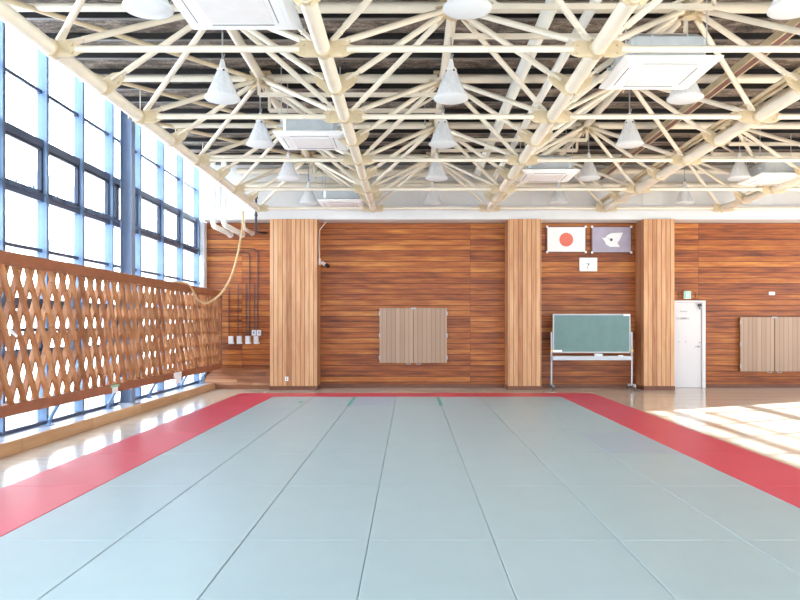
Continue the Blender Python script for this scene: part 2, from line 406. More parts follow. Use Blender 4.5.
for yi in rows[2:]:
    for a,b in zip(cx[:-1],cx[1:]):
        m=MB(); m.tube((a+.25,yi,ZC),(b-.25,yi,ZC),.036,12); m.build('cross_tube',M['cream'],tf)
    for k,xi in enumerate(cx):
        m=MB()
        if k>0: gplate(m,xi-.06,yi,-1)
        if k<len(cx)-1: gplate(m,xi+.06,yi,1)
        m.tube((xi,yi-.07,ZC),(xi,yi+.07,ZC),RB*1.12,16)
        m.build('node_plate',M['gusset'],tf)
def paddle(m,p,d,L=.26,w=.10):
    d=d.normalized(); q=p+d*L
    side=Vector((0,1,0)); side=(side-d*side.dot(d)).normalized(); nrm=d.cross(side)
    a,b=side,nrm; tk=.014
    poly=[p-a*w*.5,p+a*w*.5,q+a*w*.28+d*.06,q-a*w*.28+d*.06]
    poly=[v-b*tk for v in poly]; m.prism(poly,b*tk*2)
    for t_ in (.45,.8):
        c=p+d*L*t_; m.tube(c-b*.03,c+b*.03,.016,8)
def brace(name,p,q,r=.036,off=.1):
    m=MB(); p=Vector(p);q=Vector(q);d=(q-p).normalized()
    s=p+d*off; e=q-d*.10
    paddle(m,s,d); m.tube(s+d*.2,e-d*.1,r,12); m.tube(e-d*.12,e,r*.6,8)
    m.build(name,M['cream'],tf)
for j,yc in enumerate(mids):
    if yc<3.5: continue
    for i,xc in enumerate(ax):
        U=Vector((xc,yc,ZU))
        for xs in (cx[i],cx[i+1]):
            sd=1 if xs<xc else -1
            for yy in (rows[j],rows[j+1]):
                if yy<2: continue
                brace('diagonal_brace',(xs+sd*.05,yy,ZC+.03),U)
            brace('middle_brace',(xs+sd*.05,yc,ZC+.03),U)
    for k,xi in enumerate(cx):   # gusset plates half way along the bottom chords
        m=MB(); 
        for sd in (-1,1):
            if (k==0 and sd<0) or (k==len(cx)-1 and sd>0): continue
            dx=1.43;dz=ZU-ZC; L=math.hypot(dx,dz); ux,uz=sd*dx/L,dz/L; nx,nz=-uz,ux
            p0=Vector((xi,yc-.011,ZC-.02)); 
            q=[p0+Vector((nx,0,nz))*-.10,p0+Vector((ux,0,uz))*.22+Vector((nx,0,nz))*-.085,p0+Vector((ux,0,uz))*.31+Vector((nx,0,nz))*-.04,p0+Vector((ux,0,uz))*.31+Vector((nx,0,nz))*.04,p0+Vector((ux,0,uz))*.22+Vector((nx,0,nz))*.085,p0+Vector((nx,0,nz))*.10]
            m.prism(q,(0,.022,0))
            for s2 in (-.04,.04):
                c=p0+Vector((ux,0,uz))*.21+Vector((nx,0,nz))*s2; m.tube(c+Vector((0,-.015,0)),c+Vector((0,.04,0)),.018,8)
        m.tube((xi,yc-.03,ZC),(xi,yc+.03,ZC),RB*1.08,16)
        m.build('middle_gusset',M['gusset'],tf)
    for i,xc in enumerate(ax):
        m=MB(); m.tube((xc,yc,ZU-.13),(xc,yc,ZU+.10),.085,12); m.box(xc-.16,yc-.12,ZU+.06,xc+.16,yc+.12,ZU+.085)
        for ang in range(6):
            a=ang*PI/3+PI/6; d=Vector((math.cos(a),math.sin(a),-.35)); m.bar(U.copy()*0+Vector((xc,yc,ZU-.02))+d*.05,Vector((xc,yc,ZU-.02))+d*.24,.02,.11)
        m.build('hub',M['gusset'],tf)
    for a,b in zip(ax[:-1],ax[1:]):
        m=MB(); m.tube((a+.1,yc,ZU),(b-.1,yc,ZU),.068,14); m.build('top_chord',M['cream'],tf)
    m=MB(); m.tube((-5.17,yc,ZU),(ax[0]-.1,yc,ZU),.05,12); m.build('edge_tube',M['cream'],tf)
    q=Vector((ax[0],yc,ZU-.03)); p=Vector((-5.17,yc-3.35,ZU-.03)); d=(q-p).normalized(); m=MB(); m.tube(p,q-d*.2,.033,10); paddle(m,q-d*.1,-d); m.build('plan_brace',M['gusset'],tf)
for i,xc in enumerate(ax):
    for a,b in zip(mids[:-1],mids[1:]):
        if a<3: continue
        m=MB(); m.tube((xc,a+.1,ZU),(xc,b-.1,ZU),.066,14); m.build('top_chord_lengthwise',M['cream'],tf)
    m=MB(); m.tube((xc,mids[-1]+.1,ZU),(xc,UPY,ZU),.066,14); m.build('top_chord_lengthwise',M['cream'],tf)
for zz in (5.45,5.10):
    m=MB(); m.tube((-4.3,18.40,zz),(13.6,18.40,zz),.075,14); m.build('wall_beam',M['cream'],tf)
# hanger frames for the air conditioners, slung from the top chords
ACS=[(-1.62,6.85),(2.91,8.70),(-1.55,11.85),(2.69,14.63),(-1.63,17.93),(7.39,14.95)]
ZH=EYE+3.57
for (xa,ya) in ACS:
    lo=max([x for x in ax if x<=xa] or [ax[0]]); hi=min([x for x in ax if x>xa])
    m=MB()
    for yy in (ya-.42,min(ya+.42,18.28)):
        m.box(lo,yy-.022,ZH-.03,hi,yy+.022,ZH+.03)
        for xx,s_ in ((lo,1),(hi,-1)):
            m.box(xx-.022,yy-.022,ZH,xx+.022,yy+.022,ZU+.04); m.bar((xx+s_*.02,yy,ZU-.02),(xx+s_*.5,yy,ZH),.035,.035)
    m.build('hanger_frame',M['cream'],tf,smooth=False)
# ------------------------------------------------------------------ air conditioners
def make_ac(xa,ya,label):
    z=EYE+2.93
    t=thing('ceiling_air_conditioner',(xa,ya,z),label,'air conditioner','cassette air conditioners hung in the roof truss')
    m=MB(); m.bbox(xa-.42,ya-.42,z+.05,xa+.42,ya+.42,z+.36,.05); m.tube((xa-.05,ya-.43,z+.2),(xa-.05,ya-.415,z+.2),.07,20)
    for s_ in (-1,1): m.box(xa+s_*.2-.01,ya-.426,z+.06,xa+s_*.2+.01,ya-.42,z+.33)
    m.build('body',M['galv'],t)
    m=MB(); m.prism([(xa-.55,ya-.55,z+.035),(xa+.55,ya-.55,z+.035),(xa+.55,ya+.55,z+.035),(xa-.55,ya+.55,z+.035)],(0,0,.02))
    m.add([(xa-.55,ya-.55,z+.035),(xa+.55,ya-.55,z+.035),(xa+.55,ya+.55,z+.035),(xa-.55,ya+.55,z+.035),(xa-.47,ya-.47,z),(xa+.47,ya-.47,z),(xa+.47,ya+.47,z),(xa-.47,ya+.47,z)],[(0,1,5,4),(1,2,6,5),(2,3,7,6),(3,0,4,7),(4,5,6,7)])
    m.build('panel',M['acwhite'],t,smooth=False)
    m=MB(); m.box(xa-.3,ya-.3,z-.008,xa+.3,ya+.3,z+.002); m.build('intake_grille',M['grille'],t,smooth=False)
    for dx,dy in ((0,-.39),(0,.39),(-.39,0),(.39,0)):
        m=MB(); a,b=(.3,.035) if dx==0 else (.035,.3)
        m.box(xa+dx-a,ya+dy-b,z-.004,xa+dx+a,ya+dy+b,z+.002); v=m.build('louver',M['acwhite'],t,smooth=False)
        m=MB()
        if dx==0: m.box(xa-a,ya+dy-b-.008,z-.005,xa+a,ya+dy-b,z+.001)
        else: m.box(xa+dx-a-.008,ya-b,z-.005,xa+dx-a,ya+b,z+.001)
        m.build('slot',M['darkline'],v,smooth=False)
    for dx in (-.46,.46):
        for dy in (-.3,.3):
            m=MB(); m.tube((xa+dx,ya+dy,z+.2),(xa+dx,ya+dy,DECK),.008,6); m.box(xa+dx-.05,ya+dy-.02,z+.18,xa+dx+.05,ya+dy+.02,z+.21); m.build('hanging_rod',M['galv'],t,smooth=False)
    return t
ACL=['white cassette air conditioner at the top edge, nearest of the left column of units',
 'large white cassette air conditioner hung right of the middle, nearest of the right column',
 'white cassette air conditioner hung left of the centre chord, second from the front',
 'white cassette air conditioner in the middle distance above the second wood pillar',
 'small distant white cassette air conditioner against the white upper wall above the first pillar',
 'white cassette air conditioner cut by the right edge of the photo, above the door']
ACs=[]
for k,(xa,ya) in enumerate(ACS):
    if k==0: proto=make_ac(xa,ya,ACL[0])
    else: dup(proto,(xa,ya,EYE+2.93),ACL[k])
# ------------------------------------------------------------------ pendant lamps
def make_lamp(x,y,label,ctop=DECK):
    z=EYE+2.98
    t=thing('pendant_lamp',(x,y,z),label,'pendant lamp','conical high bay lamps under the roof truss')
    m=MB(); m.lathe((x,y,z),[(.222,.0),(.214,.03),(.085,.34),(.07,.38)],48,.975); m.build('shade',M['shade'],t)
    m=MB(); m.lathe((x,y,z),[(0,-.03),(.12,-.025),(.19,-.012),(.222,.0),(.232,.008),(.232,.026),(.214,.03)],32); m.build('lens',M['lens'],t)
    m=MB(); m.lathe((x,y,z),[(.075,.37),(.075,.395),(.045,.43),(.03,.5),(.02,.53),(0,.53)],20); c=m.build('cap',M['acwhite'],t)
    m=MB()
    for a in range(4):
        an=a*PI/2+.5; m.box(x+.07*math.cos(an)-.012,y+.07*math.sin(an)-.012,z+.355,x+.07*math.cos(an)+.012,y+.07*math.sin(an)+.012,z+.378)
    m.build('vent_hole',M['black'],c,smooth=False)
    m=MB(); m.tube((x,y,z+.52),(x,y,ctop),.011,8); m.tube((x,y,z+.5),(x+.03,y,z+.6),.008,6); m.build('cable',M['alu'],t)
    return t
colsx=[('left',-2.47),('centre',.54),('right',3.62),('far right',6.68)]
LY=[6.98,9.74,12.2,15.0,18.0]; ordn=['nearest','second','third','fourth','farthest']
colname={'left':'column left of the centre chord','centre':'centre column','right':'column right of centre','far right':'rightmost column'}
lamp=None
for cn,xx in colsx:
    if cn in('centre','right'): lamp=None
    for k,yy in enumerate(LY):
        if cn=='far right' and k<2: continue
        lb='white conical pendant lamp, %s from the camera in the %s'%(ordn[k],colname[cn]) if k>0 else 'white conical pendant lamp at the top edge, in the %s'%colname[cn]
        if lamp is None: lamp=make_lamp(xx,yy,lb,EYE+1.336*2.9-.07 if cn=='centre' else DECK)
        else: dup(lamp,(xx,yy,EYE+2.98),lb)
# ------------------------------------------------------------------ ducts, rails and conduits under the deck
m=MB(); m.tube((1.64,4.5,EYE+3.72),(1.64,18.3,EYE+3.72),.085,16); m.lathe((1.64,18.3,EYE+3.72),[(0,0)],4) if False else None
tag(m.build('roof_pipe',M['whitepipe']),'thick white pipe running lengthwise under the roof deck, left of the paired pipes','pipe')
m=MB(); m.tube((2.09,4.5,EYE+3.66),(2.09,18.3,EYE+3.66),.062,16)
tag(m.build('roof_pipe',M['whitepipe']),'thinner white pipe running lengthwise behind the middle right chord','pipe')
m=MB(); xx=4.72; z0=EYE+3.64
m.cur=0; m.box(xx-.07,3,z0,xx+.07,18.4,z0+.012); m.box(xx-.075,3,z0-.01,xx-.055,18.4,z0+.10); m.box(xx+.055,3,z0-.01,xx+.075,18.4,z0+.10)
m.cur=1; m.box(xx-.05,3,z0-.006,xx+.05,18.4,z0)
tag(m.build('cable_tray',[M['gusset'],M['brown']],smooth=False),'brown and beige steel cable tray running lengthwise under the deck at right','cable tray')
m=MB()
for dx,dz in ((-.02,.2),(-.12,.2)): m.tube((4.83+dx,3,ZC+dz),(4.83+dx,18.5,ZC+dz),.03,10)
for yy in rows[2:]: m.box(4.83-.16,yy+.3,ZC+.07,4.83+.02,yy+.33,ZC+.18)
tag(m.build('conduit',M['gusset']),'pair of cream conduits clipped along the top of the right chord','conduit')
k=0
for (px,py,Y) in ((468,60,12.4),(483,60,12.9),(567,30,10.6),(506,40,12.4),(373,62,12.0),(425,95,13.2)):
    m=MB(); x=PX(px,Y); zb=PZ(py+30,Y); m.tube((x,Y,max(zb,ZC+.2)),(x,Y,DECK),.006,6); m.tube((x,Y,max(zb,ZC+.2)),(x,Y,max(zb,ZC+.2)+.07),.016,8)
    tag(m.build('hanging_rod',M['alu']),['thin steel rod hanging left of the thick white roof pipe','thin steel rod hanging beside the thick white pipe, second from left','thin steel rod hanging right of the thick white pipe, near the middle right chord','thin steel rod with turnbuckle between the centre lamps and the white pipe','thin steel rod hanging right of the middle left chord','thin steel rod hanging just left of the centre lamp column'][k],'rod','thin hanging rods under the roof deck'); k+=1

# ------------------------------------------------------------------ lattice ball guard
lt=thing('lattice_screen',(-4.85,12,.52),'long brown wooden lattice guard screen standing before the left glass wall','lattice screen')
Y0,Y1=4.0,18.88; XF=-4.79
m=MB(); m.bbox(XF-.13,Y0,2.33,XF+.015,Y1,2.49,.015); m.build('top_rail',M['rail'],lt,smooth=False)
m=MB(); m.bbox(XF-.13,Y0,.52,XF+.015,Y1,.66,.012); m.build('bottom_rail',M['rail'],lt,smooth=False)
def slats(xa,xb,slope,w=.062):
    m=MB(); H=2.34-.64
    y=Y0-1.0
    while y<Y1+1.0:
        # clip to the ends
        z0,z1=.64,2.34
        yb=y+ (0 if slope>0 else H*.5); yt=y+(H*.5 if slope>0 else 0)
        lo,hi=0.,1.
        d=yt-yb
        for lim,ge in ((Y0+.03,True),(Y1-.08,False)):
            tt=(lim-yb)/d
            if (d>0)==ge: lo=max(lo,tt)
            else: hi=min(hi,tt)
        if hi-lo>.02:
            A=(yb+d*lo, z0+H*lo); B=(yb+d*hi, z0+H*hi)
            m.prism([(xa,A[0]-w/2,A[1]),(xa,A[0]+w/2,A[1]),(xa,B[0]+w/2,B[1]),(xa,B[0]-w/2,B[1])],(xb-xa,0,0))
        y+=.3
    return m
slats(XF-.055,XF,-1,.06).build('front_slats',M['lattice'],lt,smooth=False)
slats(XF-.125,XF-.056,1,.055).build('back_slats',M['lattice'],lt,smooth=False)
m=MB(); m.bbox(XF-.11,Y1-.07,.6,XF,Y1,2.4,.01); m.build('end_post',M['rail'],lt,smooth=False)
m=MB(); m.tube((XF-.14,Y0,1.55),(XF-.14,Y1,1.55),.022,10); m.build('support_bar',M['sash'],lt)
for yy in (8.7,10.79,12.9,14.94,17.0,18.6):
    m=MB(); m.path([(-5.27,yy,.155),(-5.25,yy,.24),(-5.22,yy,.3),(-4.94,yy,.80),(-4.93,yy,.95),(-4.93,yy,2.3)],.03,8); m.box(-5.33,yy-.06,.155,-5.2,yy+.06,.167)
    m.build('strut',M['mullion'],lt)
# paper tags and tape on the screen
m=MB(); a=P(6.5,329,8.85); 
m.add([(XF+.006,PXY,zz) for PXY,zz in ((8.80,1.56),(8.83,1.53),(9.0,1.46),(9.03,1.48),(8.98,1.51),(8.86,1.58))]+[(XF+.003,PXY,zz) for PXY,zz in ((8.80,1.56),(8.83,1.53),(9.0,1.46),(9.03,1.48),(8.98,1.51),(8.86,1.58))],[(0,1,2,3,4,5),(11,10,9,8,7,6)]+[(k,6+k,6+(k+1)%6,(k+1)%6) for k in range(6)])
tag(m.build('paper_tag',M['paper'],smooth=False),'crooked white paper tag on a lattice slat near the left edge','paper tag')
m=MB(); yy=F*4.77/(CX-175.5); y2=F*4.77/(CX-181)
m.box(XF+.0145,yy,PZ(383.5,(yy+y2)/2),XF+.020,y2,PZ(373,(yy+y2)/2)); m.box(XF+.0145,yy-.1,PZ(377,(yy+y2)/2),XF+.019,y2+.05,PZ(372,(yy+y2)/2))
tag(m.build('paper_tag',M['paper'],smooth=False),'white paper taped on the lattice bottom rail, hanging below it at the far end','paper tag')
m=MB(); yy=F*4.77/(CX-112.5); y2=F*4.77/(CX-118); yc=(yy+y2)/2
m.cur=0; m.box(XF+.0145,yy-.06,PZ(387,yc),XF+.020,y2+.06,PZ(384.5,yc)); m.cur=1; m.box(XF+.0145,yy,PZ(393,yc),XF+.020,y2,PZ(387,yc))
tag(m.build('paper_tag',[M['greentape'],M['grille']],smooth=False),'grey tag under green tape on the lattice bottom rail, middle of its length','paper tag')
# ------------------------------------------------------------------ judo mats
W=.911; MT=.04; YK=[5.39+1.822*k for k in range(-1,7)]
xe=[(-3.33+k)*W for k in range(8)]
o_=['first','second','third','fourth','fifth','sixth','seventh']
g=.0022
def mat(name,x0,y0,x1,y1,mt,label,group):
    m=MB(); m.bbox(x0+g,y0+g*.55,.0005,x1-g,y1-g*.55,MT,.005); return tag(m.build(name,mt,smooth=False),label,'mat',group)
for c in range(7):
    for r in range(7):
        back=6-r
        blue=(c,back) in ((6,3),(2,0))
        rowtxt={0:'back row',6:'front row'}.get(back,o_[back]+' row from the back')
        coltxt={0:'against the left red border',6:'against the right red border',3:'in the middle column'}.get(c,(o_[c]+' column from left') if c<3 else (o_[6-c]+' column from right'))
        mat('judo_mat',xe[c],YK[r],xe[c+1],YK[r+1],M['matblue'] if blue else M['matgrey'],('slightly bluer' if blue else 'pale grey-green')+' judo mat, %s, %s'%(coltxt,rowtxt),'grey judo mats of the practice area')
for side,x0 in (('left',xe[0]-W),('right',xe[7])):
    for r in range(0,7):
        back=6-r
        if side=='left' and r==0: continue
        if side=='right' and r==0: continue
        mat('judo_mat',x0,YK[r],x0+W,YK[r+1],M['matred'],'red mat in the %s border strip, %s'%(side,'next to the back corner' if back==0 else ('frontmost in view' if r==1 else o_[back]+' from the back')),'red judo mats of the border')
yb0,yb1=YK[7],YK[7]+W
xs=[xe[0]-W,xe[1],xe[3],xe[5],xe[7],xe[7]+W]
xs=[xe[0]-W]+[xe[0]-W+1.822*k for k in range(1,5)]+[xe[7]+W]
names=['at its left corner, before the first pillar','second from its left end','third from its left end','before the second pillar','short one at its right end']
for a,b,nm in zip(xs[:-1],xs[1:],names): mat('judo_mat',a,yb0,b,yb1,M['matred'],'red mat of the back border strip, '+nm,'red judo mats of the border')
# teal tape marks on seams
for k,lab in ((2,'short teal tape strip on the mat seam near the back left'),(4,'short teal tape strip on the mat seam near the back right of middle')):
    m=MB(); m.box(xe[k]-.035,14.5,MT,xe[k]+.035,16.25,MT+.0015); tag(m.build('tape_strip',M['teal'],smooth=False),lab,'tape')
m=MB(); m.box(PX(299,15.2),14.95,MT,PX(303,15.2),15.3,MT+.0015); tag(m.build('tape_strip',M['teal'],smooth=False),'small teal tape dab on the back left mats, left of the long strip','tape')

# ------------------------------------------------------------------ things on the back wall
YW=WALLY
def wbox(m,px0,py0,px1,py1,yf,yb,b=0):
    a=P(px0,py0,yf); c=P(px1,py1,yf)
    (m.bbox(a.x,yf,c.z,c.x,yb,a.z,b) if b else m.box(a.x,yf,c.z,c.x,yb,a.z))
def wall_panel(px0,py0,px1,py1,seam,label):
    yf=YW-.12
    a=P(px0,py1,yf); c=P(px1,py0,yf)
    t=thing('wall_panel',((a.x+c.x)/2,YW-.06,a.z),label,'wall panel','tan folding panels on the back wall')
    m=MB(); m.box(a.x+.01,yf+.03,a.z+.01,c.x-.01,YW,c.z-.01); m.build('backing_frame',M['tanedge'],t,smooth=False)
    sx=PX(seam,yf)
    for x0,x1 in ((a.x,sx-.006),(sx+.006,c.x)):
        m=MB(); m.bbox(x0,yf,a.z,x1,yf+.03,c.z,.004); d=m.build('leaf',M['tan'],t,smooth=False)
        m=MB(); s_=-1 if x0==a.x else 1; hx=sx+s_*.13; m.path([(hx-.05,yf,a.z-.0),(hx-.05,yf-.01,a.z-.03),(hx+.05,yf-.01,a.z-.03),(hx+.05,yf,a.z)],.009,8); m.build('handle',M['alu'],d)
        m=MB(); ex=a.x if s_<0 else c.x
        for q in (.1,.5,.9): m.box(ex-.015,yf-.012,a.z+(c.z-a.z)*q-.05,ex+.015,yf,a.z+(c.z-a.z)*q+.05)
        m.build('hinge',M['alu'],d,smooth=False)
    m=MB(); m.box(sx-.06,yf-.015,c.z-.03,sx+.06,yf,c.z+.01); m.build('latch',M['alu'],t,smooth=False)
wall_panel(379.5,308,447,363,413.5,'tan grooved two-leaf panel on the back wall between the first and second pillars')
wall_panel(740.5,317,809,371.5,774.5,'tan grooved two-leaf panel at the right edge of the back wall, right of the door')
# framed flags
def flag(px0,px1,py0,py1,label,kind):
    yf=YW-.06; a=P(px0,py1,yf); c=P(px1,py0,yf)
    t=thing('framed_flag',((a.x+c.x)/2,YW-.03,a.z),label,'framed flag')
    m=MB(); e=.028
    m.box(a.x,yf,a.z,c.x,YW,a.z+e); m.box(a.x,yf,c.z-e,c.x,YW,c.z); m.box(a.x,yf,a.z+e,a.x+e,YW,c.z-e); m.box(c.x-e,yf,a.z+e,c.x,YW,c.z-e)
    m.build('frame',M['base'],t,smooth=False)
    m=MB(); m.box(a.x+e,yf+.012,a.z+e,c.x-e,YW-.005,c.z-e)
    fl=m.build('flag_cloth',M['flagwhite'] if kind==1 else M['mauve'],t,smooth=False)
    m=MB()
    if kind==1:
        cc=P((px0+px1)/2,239.6,yf); m.tube((cc.x,yf+.006,cc.z),(cc.x,yf+.0115,cc.z),.178,40); m.build('disc',M['redflag'],fl,smooth=False)
    else:
        pts=[(495,180),(520,185),(540,160),(570,145),(665,140),(640,195),(620,225),(640,255),(560,255),(530,235),(515,205)]
        m.prism([P(540+x/8,215+y/8,yf+.006) for x,y in pts],(0,.0055,0)); em=m.build('emblem',M['paper'],fl,smooth=False)
        m=MB(); cc=P(611.3,239.7,yf); m.tube((cc.x,yf+.002,cc.z),(cc.x,yf+.006,cc.z),.038,16); q=P(607,237.8,yf); m.bar((cc.x,yf+.003,cc.z),(q.x,yf+.003,q.z),.005,.012,(0,1,0)); m.build('emblem_dot',M['darkline'],em,smooth=False)
    m=MB()
    for xx in (a.x+.02,c.x-.02):
        for zz in (a.z+.02,c.z-.02): m.bbox(xx-.028,yf-.008,zz-.028,xx+.028,yf+.004,zz+.028,.004)
    m.build('corner_clip',M['acwhite'],t,smooth=False)
flag(546.3,586.5,226,252.8,'framed white flag with a red disc high on the wall between pillars','1') if False else None
flag(546.3,586.5,226,252.8,'framed white flag with a red disc, left of the two high flags',1)
flag(591.3,632,226,253.2,'framed mauve flag with a white leaf shaped emblem, right of the two high flags',2)
# clock
yf=YW-.05; a=P(579.5,271.2,yf); c=P(597.3,257.6,yf); cc=(a+c)/2
t=thing('wall_clock',(cc.x,YW-.02,a.z),'small white rectangular wall clock under the two framed flags','clock')
m=MB(); m.bbox(a.x,yf,a.z,c.x,YW,c.z,.008); m.build('case',M['acwhite'],t,smooth=False)
m=MB(); m.box(a.x+.02,yf-.002,a.z+.02,c.x-.02,yf,c.z-.02); m.build('dial',M['paper'],t,smooth=False)
m=MB()
for k in range(12):
    an=k*PI/6; m.tube((cc.x+.15*math.sin(an),yf-.004,cc.z+.13*math.cos(an)),(cc.x+.15*math.sin(an),yf-.002,cc.z+.13*math.cos(an)),.006,8)
m.build('hour_mark',M['darkline'],t,smooth=False)
for d,wd in (((-.075,.022),.03),((-.045,-.115),.022)):
    m=MB(); m.bar((cc.x+.008,yf-.006,cc.z+.008),(cc.x+.008+d[0],yf-.006,cc.z+d[1]),.004,wd,(0,1,0)) ; m.build('hand',M['black'],t,smooth=False)
m=MB(); m.tube((cc.x+.008,yf-.009,cc.z+.008),(cc.x+.008,yf-.002,cc.z+.008),.018,12); m.build('pivot',M['black'],t,smooth=False)
# chalkboard on wheels
YC=18.62; sx0,sx1=PX(551.5,YC),PX(631.5,YC)
t=thing('chalkboard',((sx0+sx1)/2,YC,0),'green chalkboard on a wheeled metal stand in the alcove between two pillars','chalkboard')
a=P(552.8,352.8,YC); c=P(630.3,314,YC); e=.03
m=MB(); m.box(a.x+e,YC-.012,a.z+e,c.x-e,YC+.012,c.z-e); m.build('writing_surface',M['chalk'],t,smooth=False)
m=MB(); m.box(a.x,YC-.02,a.z,c.x,YC+.02,a.z+e); m.box(a.x,YC-.02,c.z-e,c.x,YC+.02,c.z); m.box(a.x,YC-.02,a.z+e,a.x+e,YC+.02,c.z-e); m.box(c.x-e,YC-.02,a.z+e,c.x,YC+.02,c.z-e)
m.build('board_frame',M['alu'],t,smooth=False)
for q in (0,1):
    x=(a.x-.035) if q==0 else (c.x+.035)
    m=MB(); m.bbox(x-.02,YC-.02,.12,x+.02,YC+.02,PZ(332,YC),.004); m.build('post',M['alu'],t,smooth=False)
    m=MB(); m.bbox(x-.022,YC-.3,.09,x+.022,YC+.3,.13,.006)
    if q==1: m.bbox(x-.1,YC-.03,.10,x+.1,YC+.03,.14,.006)
    ft=m.build('foot',M['alu'],t,smooth=False)
    for dy in (-.27,.27):
        m=MB(); m.tube((x-.015,YC+dy,.04),(x+.015,YC+dy,.04),.04,16); m.box(x-.02,YC+dy-.02,.04,x+.02,YC+dy+.02,.1); m.build('caster',M['darkline'],ft)
    m=MB(); zk=PZ(350.5,YC); m.tube((x,YC-.05,zk),(x,YC-.02,zk),.03,12); m.build('tilt_knob',M['yellow'],t)
a2=P(552,360,YC); c2=P(631,356,YC)
m=MB(); m.box(a2.x,YC-.12,a2.z,c2.x,YC+.02,a2.z+.015); m.box(a2.x,YC-.125,a2.z,c2.x,YC-.11,c2.z); m.box(a2.x,YC+.01,a2.z,c2.x,YC+.02,c2.z); m.build('tray',M['alu'],t,smooth=False)
m=MB(); q0=P(553,352,YC-.02); q1=P(562,350,YC-.02); m.box(q0.x,YC-.023,q0.z,q1.x,YC-.02,q1.z); q0=P(623.5,316,YC-.02); q1=P(630,314.3,YC-.02); m.box(q0.x,YC-.023,q0.z,q1.x,YC-.02,q1.z); m.build('sticker',M['paper'],t,smooth=False)
zt=a2.z+.017
def onledge(px0,px1,hh,mt,name,label,cat):
    y_=YC-.07; m=MB(); m.bbox(PX(px0,y_),y_-.03,zt,PX(px1,y_),y_+.03,zt+hh,.006); tag(m.build(name,mt,smooth=False),label,cat)
onledge(594.5,602.5,.145,M['boxgrey'],'chalk_box','white box standing on the middle of the chalkboard tray','box')
onledge(618.5,623,.11,M['paper'],'chalkboard_eraser','white eraser on the chalkboard tray near its right end','eraser')
onledge(626,629,.08,M['yellow'],'chalk_piece','yellow chalk at the right end of the chalkboard tray','chalk')
# door
yd=YW-.03; xd0,xd1=PX(668,yd),PX(701.5,yd); zt=PZ(302.5,yd); xo=PX(705,yd)
t=thing('door_1',((xd0+xd1)/2,YW-.03,0),None,None,kind=S)
m=MB(); m.bbox(xd0,yd,.005,xd1,YW+.02,zt,.004); lf=m.build('door_leaf',M['door'],t,smooth=False)
m=MB(); m.box(xd1+.004,YW-.07,0,xo,YW,zt+.05); m.box(xd0-.05,YW-.07,zt+.004,xd1+.004,YW,zt+.05); m.build('door_frame',M['door'],t,smooth=False)
m=MB(); q=P(698.3,346.5,yd); m.tube((q.x,yd-.05,q.z),(q.x,yd,q.z),.03,16); m.bar((q.x,yd-.05,q.z),(q.x-.1,yd-.05,q.z-.005),.02,.025); q2=P(699.5,342.5,yd); m.tube((q2.x,yd-.01,q2.z),(q2.x,yd,q2.z),.022,12); m.build('handle',M['alu'],lf)
m=MB(); q=P(698.5,303.3,yd); m.box(q.x-.02,yd-.05,q.z-.08,q.x+.06,yd,q.z-.01); m.bar((q.x,yd-.03,q.z-.05),(q.x+.02,yd-.05,q.z-.16),.02,.025,(0,1,0)); m.build('door_closer',M['darkpipe'],lf,smooth=False)
m=MB()
for px in (679,685.5): q=P(px,342,yd); m.tube((q.x,yd-.008,q.z),(q.x,yd,q.z),.014,10)
m.build('stud',M['alu'],lf)
# faint row of letters on the door (illegible in the photo)
m=MB()
def strokes(px,py,hpx,pat):
    for (x0,y0,x1,y1) in pat:
        A=P(px+x0*hpx,py-y0*hpx,yd-.002); B=P(px+x1*hpx,py-y1*hpx,yd-.002); m.bar(A,B,.002,.016,(0,1,0))
Eg=[(0,0,0,1),(0,1,.6,1),(0,.5,.5,.5),(0,0,.6,0)]; Lg=[(0,0,0,1),(0,0,.5,0)]; Og=[(0,0,0,1),(0,1,.6,1),(.6,1,.6,0),(.6,0,0,0)]; Ng=[(0,0,0,1),(0,1,.6,0),(.6,0,.6,1)]; Ag=[(0,0,.3,1),(.3,1,.6,0),(.15,.4,.45,.4)]; Cg=[(0,0,0,1),(0,1,.6,1),(0,0,.6,0)]
for i_,gl_ in enumerate((Eg,Lg,Og,Ng,Ag,Cg,Cg)): strokes(676.3+i_*2.05,319.4,2.0,gl_)
for i_ in range(6): strokes(680.2+i_*1.25,311.8,.8,Og)
m.build('lettering',M['faint'],lf,smooth=False)
# exit sign with bracket
yf=YW-.10; a=P(684,298.7,yf); c=P(691,291,yf)
t=thing('exit_sign',((a.x+c.x)/2,YW-.05,a.z),'small green and white running exit sign above the white door','exit sign')
m=MB(); m.bbox(a.x,yf,a.z,c.x,YW-.02,c.z,.006); m.build('housing',M['acwhite'],t,smooth=False)
m=MB(); m.cur=0; m.box(a.x+.012,yf-.003,a.z+.012,c.x-.012,yf,c.z-.012)
m.cur=1; mx=(a.x+c.x)/2; mz=(a.z+c.z)/2; m.box(mx-.045,yf-.005,mz-.065,mx+.05,yf-.003,mz+.065)
m.cur=0; m.tube((mx+.0,yf-.007,mz+.045),(mx+.0,yf-.005,mz+.045),.013,12); m.bar((mx,yf-.006,mz+.03),(mx-.008,yf-.006,mz-.01),.002,.022,(0,1,0)); m.bar((mx-.005,yf-.006,mz-.01),(mx+.025,yf-.006,mz-.05),.002,.014,(0,1,0)); m.bar((mx-.008,yf-.006,mz-.01),(mx-.03,yf-.006,mz-.045),.002,.014,(0,1,0)); m.bar((mx,yf-.006,mz+.025),(mx+.03,yf-.006,mz+.005),.002,.012,(0,1,0)); m.bar((mx,yf-.006,mz+.025),(mx-.028,yf-.006,mz+.01),.002,.012,(0,1,0))
m.build('pictogram',[M['exitgreen'],M['palegreen']],t,smooth=False)
m=MB(); b0=P(678.5,298.2,YW-.01); b1=P(695.5,292.2,YW-.01)
for zz in (b0.z,b1.z): m.box(b0.x,YW-.02,zz-.006,b1.x,YW,zz+.006)
